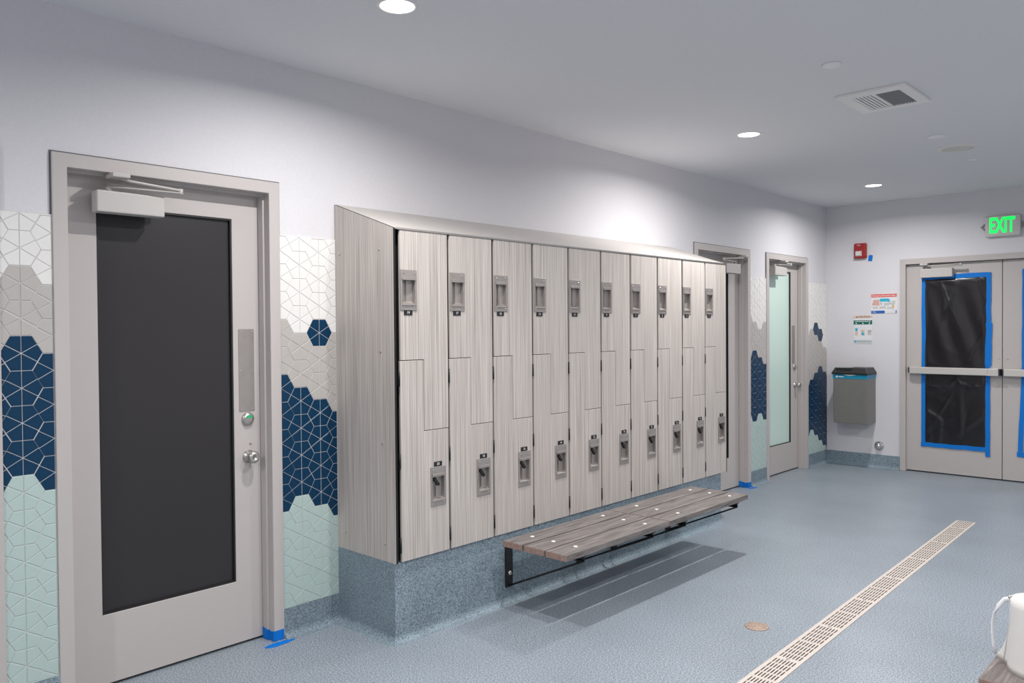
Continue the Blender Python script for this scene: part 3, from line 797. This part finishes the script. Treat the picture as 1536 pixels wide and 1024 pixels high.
# ------------------------------------------------------------------ ceiling fittings
def downlight(x, y, label, power, rad=.071):
    r = thing('downlight', label, 'ceiling light', (x, y, H), 0, 'recessed round downlights')
    MB().lathe([(rad+.012, 0), (rad+.010, -.004), (rad+.001, -.005), (rad-.003, -.002), (rad-.003, 0)], (0, 0, 0), 'z', 40, cap=False).obj('trim_ring', WHITEP, r)
    MB().lathe([(rad-.001, -.0012), (rad-.004, -.0030), (.002, -.0032)], (0, 0, 0), 'z', 40).obj('lens', LENS, r)
    ld = bpy.data.lights.new('downlight_beam', 'AREA'); ld.shape = 'DISK'; ld.size = .055; ld.energy = power; ld.color = (1, .975, .955); ld.spread = math.radians(SPREAD)
    lo = bpy.data.objects.new('downlight_beam', ld); C.objects.link(lo); lo.parent = r; lo.location = (0, 0, -.008)
SPREAD = 164
P0 = 33
downlight(.936, 2.017, 'glowing downlight cut by the top edge above the lockers', P0*.72)
downlight(.946, 4.975, 'glowing downlight over the middle of the lockers', P0*.95)
downlight(.860, 7.586, 'glowing downlight farthest away before the end wall', P0*.72)
downlight(2.06, 2.55, 'downlight just above the picture beyond the near vent', P0*.8)
downlight(.94, -.80, 'added fill downlight behind the camera along the left wall', P0*1.0)  # unseen lamp added to light the faces turned to the camera
downlight(3.3, .9, 'added fill downlight overhead to the right of the camera', P0*1.35)  # unseen lamp added as fill from the camera side
downlight(3.5, 4.6, 'added fill downlight outside the picture on the right', P0*1.35)  # added out of view to brighten the locker fronts
downlight(3.5, 7.2, 'added fill downlight outside the picture by the right end wall', P0*.75)  # extra unseen lamp that lifts the far floor
def disc(name, x, y, rad, label, cat, t=.012, m=WHITEP):
    mb = MB(); mb.lathe([(rad, 0), (rad, -t*.5), (rad*.86, -t), (.002, -t)], (0, 0, 0), 'z', 36)
    o = mb.obj(name, m); o.location = (x, y, H-.0003); tag(o, label, cat)
DISC = mat('ceiling disc paint', (.80, .80, .80), .6)
disc('sprinkler_cover', 1.897, 3.938, .046, 'small white cover disc in front of the ceiling vent', 'cover', .010, DISC)
disc('sprinkler_cover', 1.832, 5.937, .058, 'flat white cover disc just in front of the ceiling speaker', 'cover', .006, DISC)
disc('sprinkler_cover', 1.812, 6.942, .036, 'smallest white cover disc beyond the ceiling speaker', 'cover', .006, DISC)
r = thing('ceiling_speaker', 'round off-white ceiling speaker behind the vent', 'speaker', (1.838, 6.42, H))
MB().lathe([(.132, 0), (.130, -.006), (.104, -.012), (.100, -.010), (.100, -.002)], (0, 0, 0), 'z', 48, cap=False).obj('speaker_rim', mat('speaker rim', (.74, .71, .67), .5), r)
MB().lathe([(.101, -.004), (.09, -.008), (.002, -.009)], (0, 0, 0), 'z', 40).obj('speaker_mesh', mat('speaker mesh', (.62, .60, .57), .7), r)
# vent
VX0, VX1, VY0, VY1 = 1.700, 2.070, 4.490, 4.935
r = thing('ceiling_vent', 'rectangular white ceiling air vent with a dark louvred half', 'vent', ((VX0+VX1)/2, (VY0+VY1)/2, H))
VW, VL = VX1-VX0, VY1-VY0
VP = mat('vent paint', (.78, .765, .75), .5)
xs = [-VW/2, -VW/2+.065, -.005, .005, VW/2-.055, VW/2]; ys = [-VL/2, -VL/2+.075, VL/2-.055, VL/2]
mb = MB(); mb.cells(xs, ys, lambda u, z: not (ys[1] < z < ys[2] and (xs[1] < u < xs[2] or xs[3] < u < xs[4])), -.016, 0)
bmesh.ops.transform(mb.bm, matrix=Matrix(((1, 0, 0, 0), (0, 0, 1, 0), (0, 1, 0, 0), (0, 0, 0, 1))), verts=mb.bm.verts[:])
mb.obj('vent_frame', VP, r, .003, 2)
MB().box(xs[1]-.004, xs[4]+.004, ys[1]-.004, ys[2]+.004, -.004, -.001).obj('duct_shade_panel', DARK, r)  # flat black panel in place of a shaded duct, no real hole
for k in range(6):
    x = xs[1]+.009+k*.0195
    mb = MB(); M = Matrix.Translation((x, (ys[1]+ys[2])/2, -.011)) @ Matrix.Rotation(math.radians(10), 4, 'Y')
    mb.box(-.0088, .0088, (ys[1]-ys[2])/2, (ys[2]-ys[1])/2, -.0006, .0006, 0, M); mb.obj('louvre', VP, r)
for k in range(8):
    x = xs[3]+.008+k*.0162
    mb = MB(); M = Matrix.Translation((x, (ys[1]+ys[2])/2, -.010)) @ Matrix.Rotation(math.radians(-62), 4, 'Y')
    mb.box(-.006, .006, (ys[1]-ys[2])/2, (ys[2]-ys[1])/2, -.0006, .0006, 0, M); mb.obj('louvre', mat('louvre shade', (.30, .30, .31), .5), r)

# ------------------------------------------------------------------ camera, world, view
f, yaw, pi_, ro = 1197.3, .75156, -.016554, -.00785
fw = Vector((-math.sin(yaw)*math.cos(pi_), math.cos(yaw)*math.cos(pi_), math.sin(pi_)))
rt = Vector((math.cos(yaw), math.sin(yaw), 0)); up = rt.cross(fw)
r2 = rt*math.cos(ro)+up*math.sin(ro); u2 = up*math.cos(ro)-rt*math.sin(ro)
cd = bpy.data.cameras.new('camera'); cam = bpy.data.objects.new('camera', cd); C.objects.link(cam)
M = Matrix.Identity(4)
for i in range(3): M[i][0], M[i][1], M[i][2] = r2[i], u2[i], -fw[i]
M[0][3], M[1][3], M[2][3] = 3.42675, 0, 1.48382
cam.matrix_world = M
cd.sensor_width = 36; cd.lens = f/1536*36; cd.clip_start = .05; cd.clip_end = 60
sc.camera = cam
wd_ = bpy.data.worlds.new('world'); sc.world = wd_; wd_.use_nodes = True
wd_.node_tree.nodes['Background'].inputs[0].default_value = (.02, .022, .026, 1)
sc.view_settings.view_transform = 'Standard'; sc.view_settings.look = 'None'; sc.view_settings.gamma = 1
sc.view_settings.use_curve_mapping = False; sc.view_settings.exposure = 0.0
sc.cycles.max_bounces = 10; sc.cycles.diffuse_bounces = 6; sc.cycles.use_denoising = True
sc.cycles.sample_clamp_indirect = 6
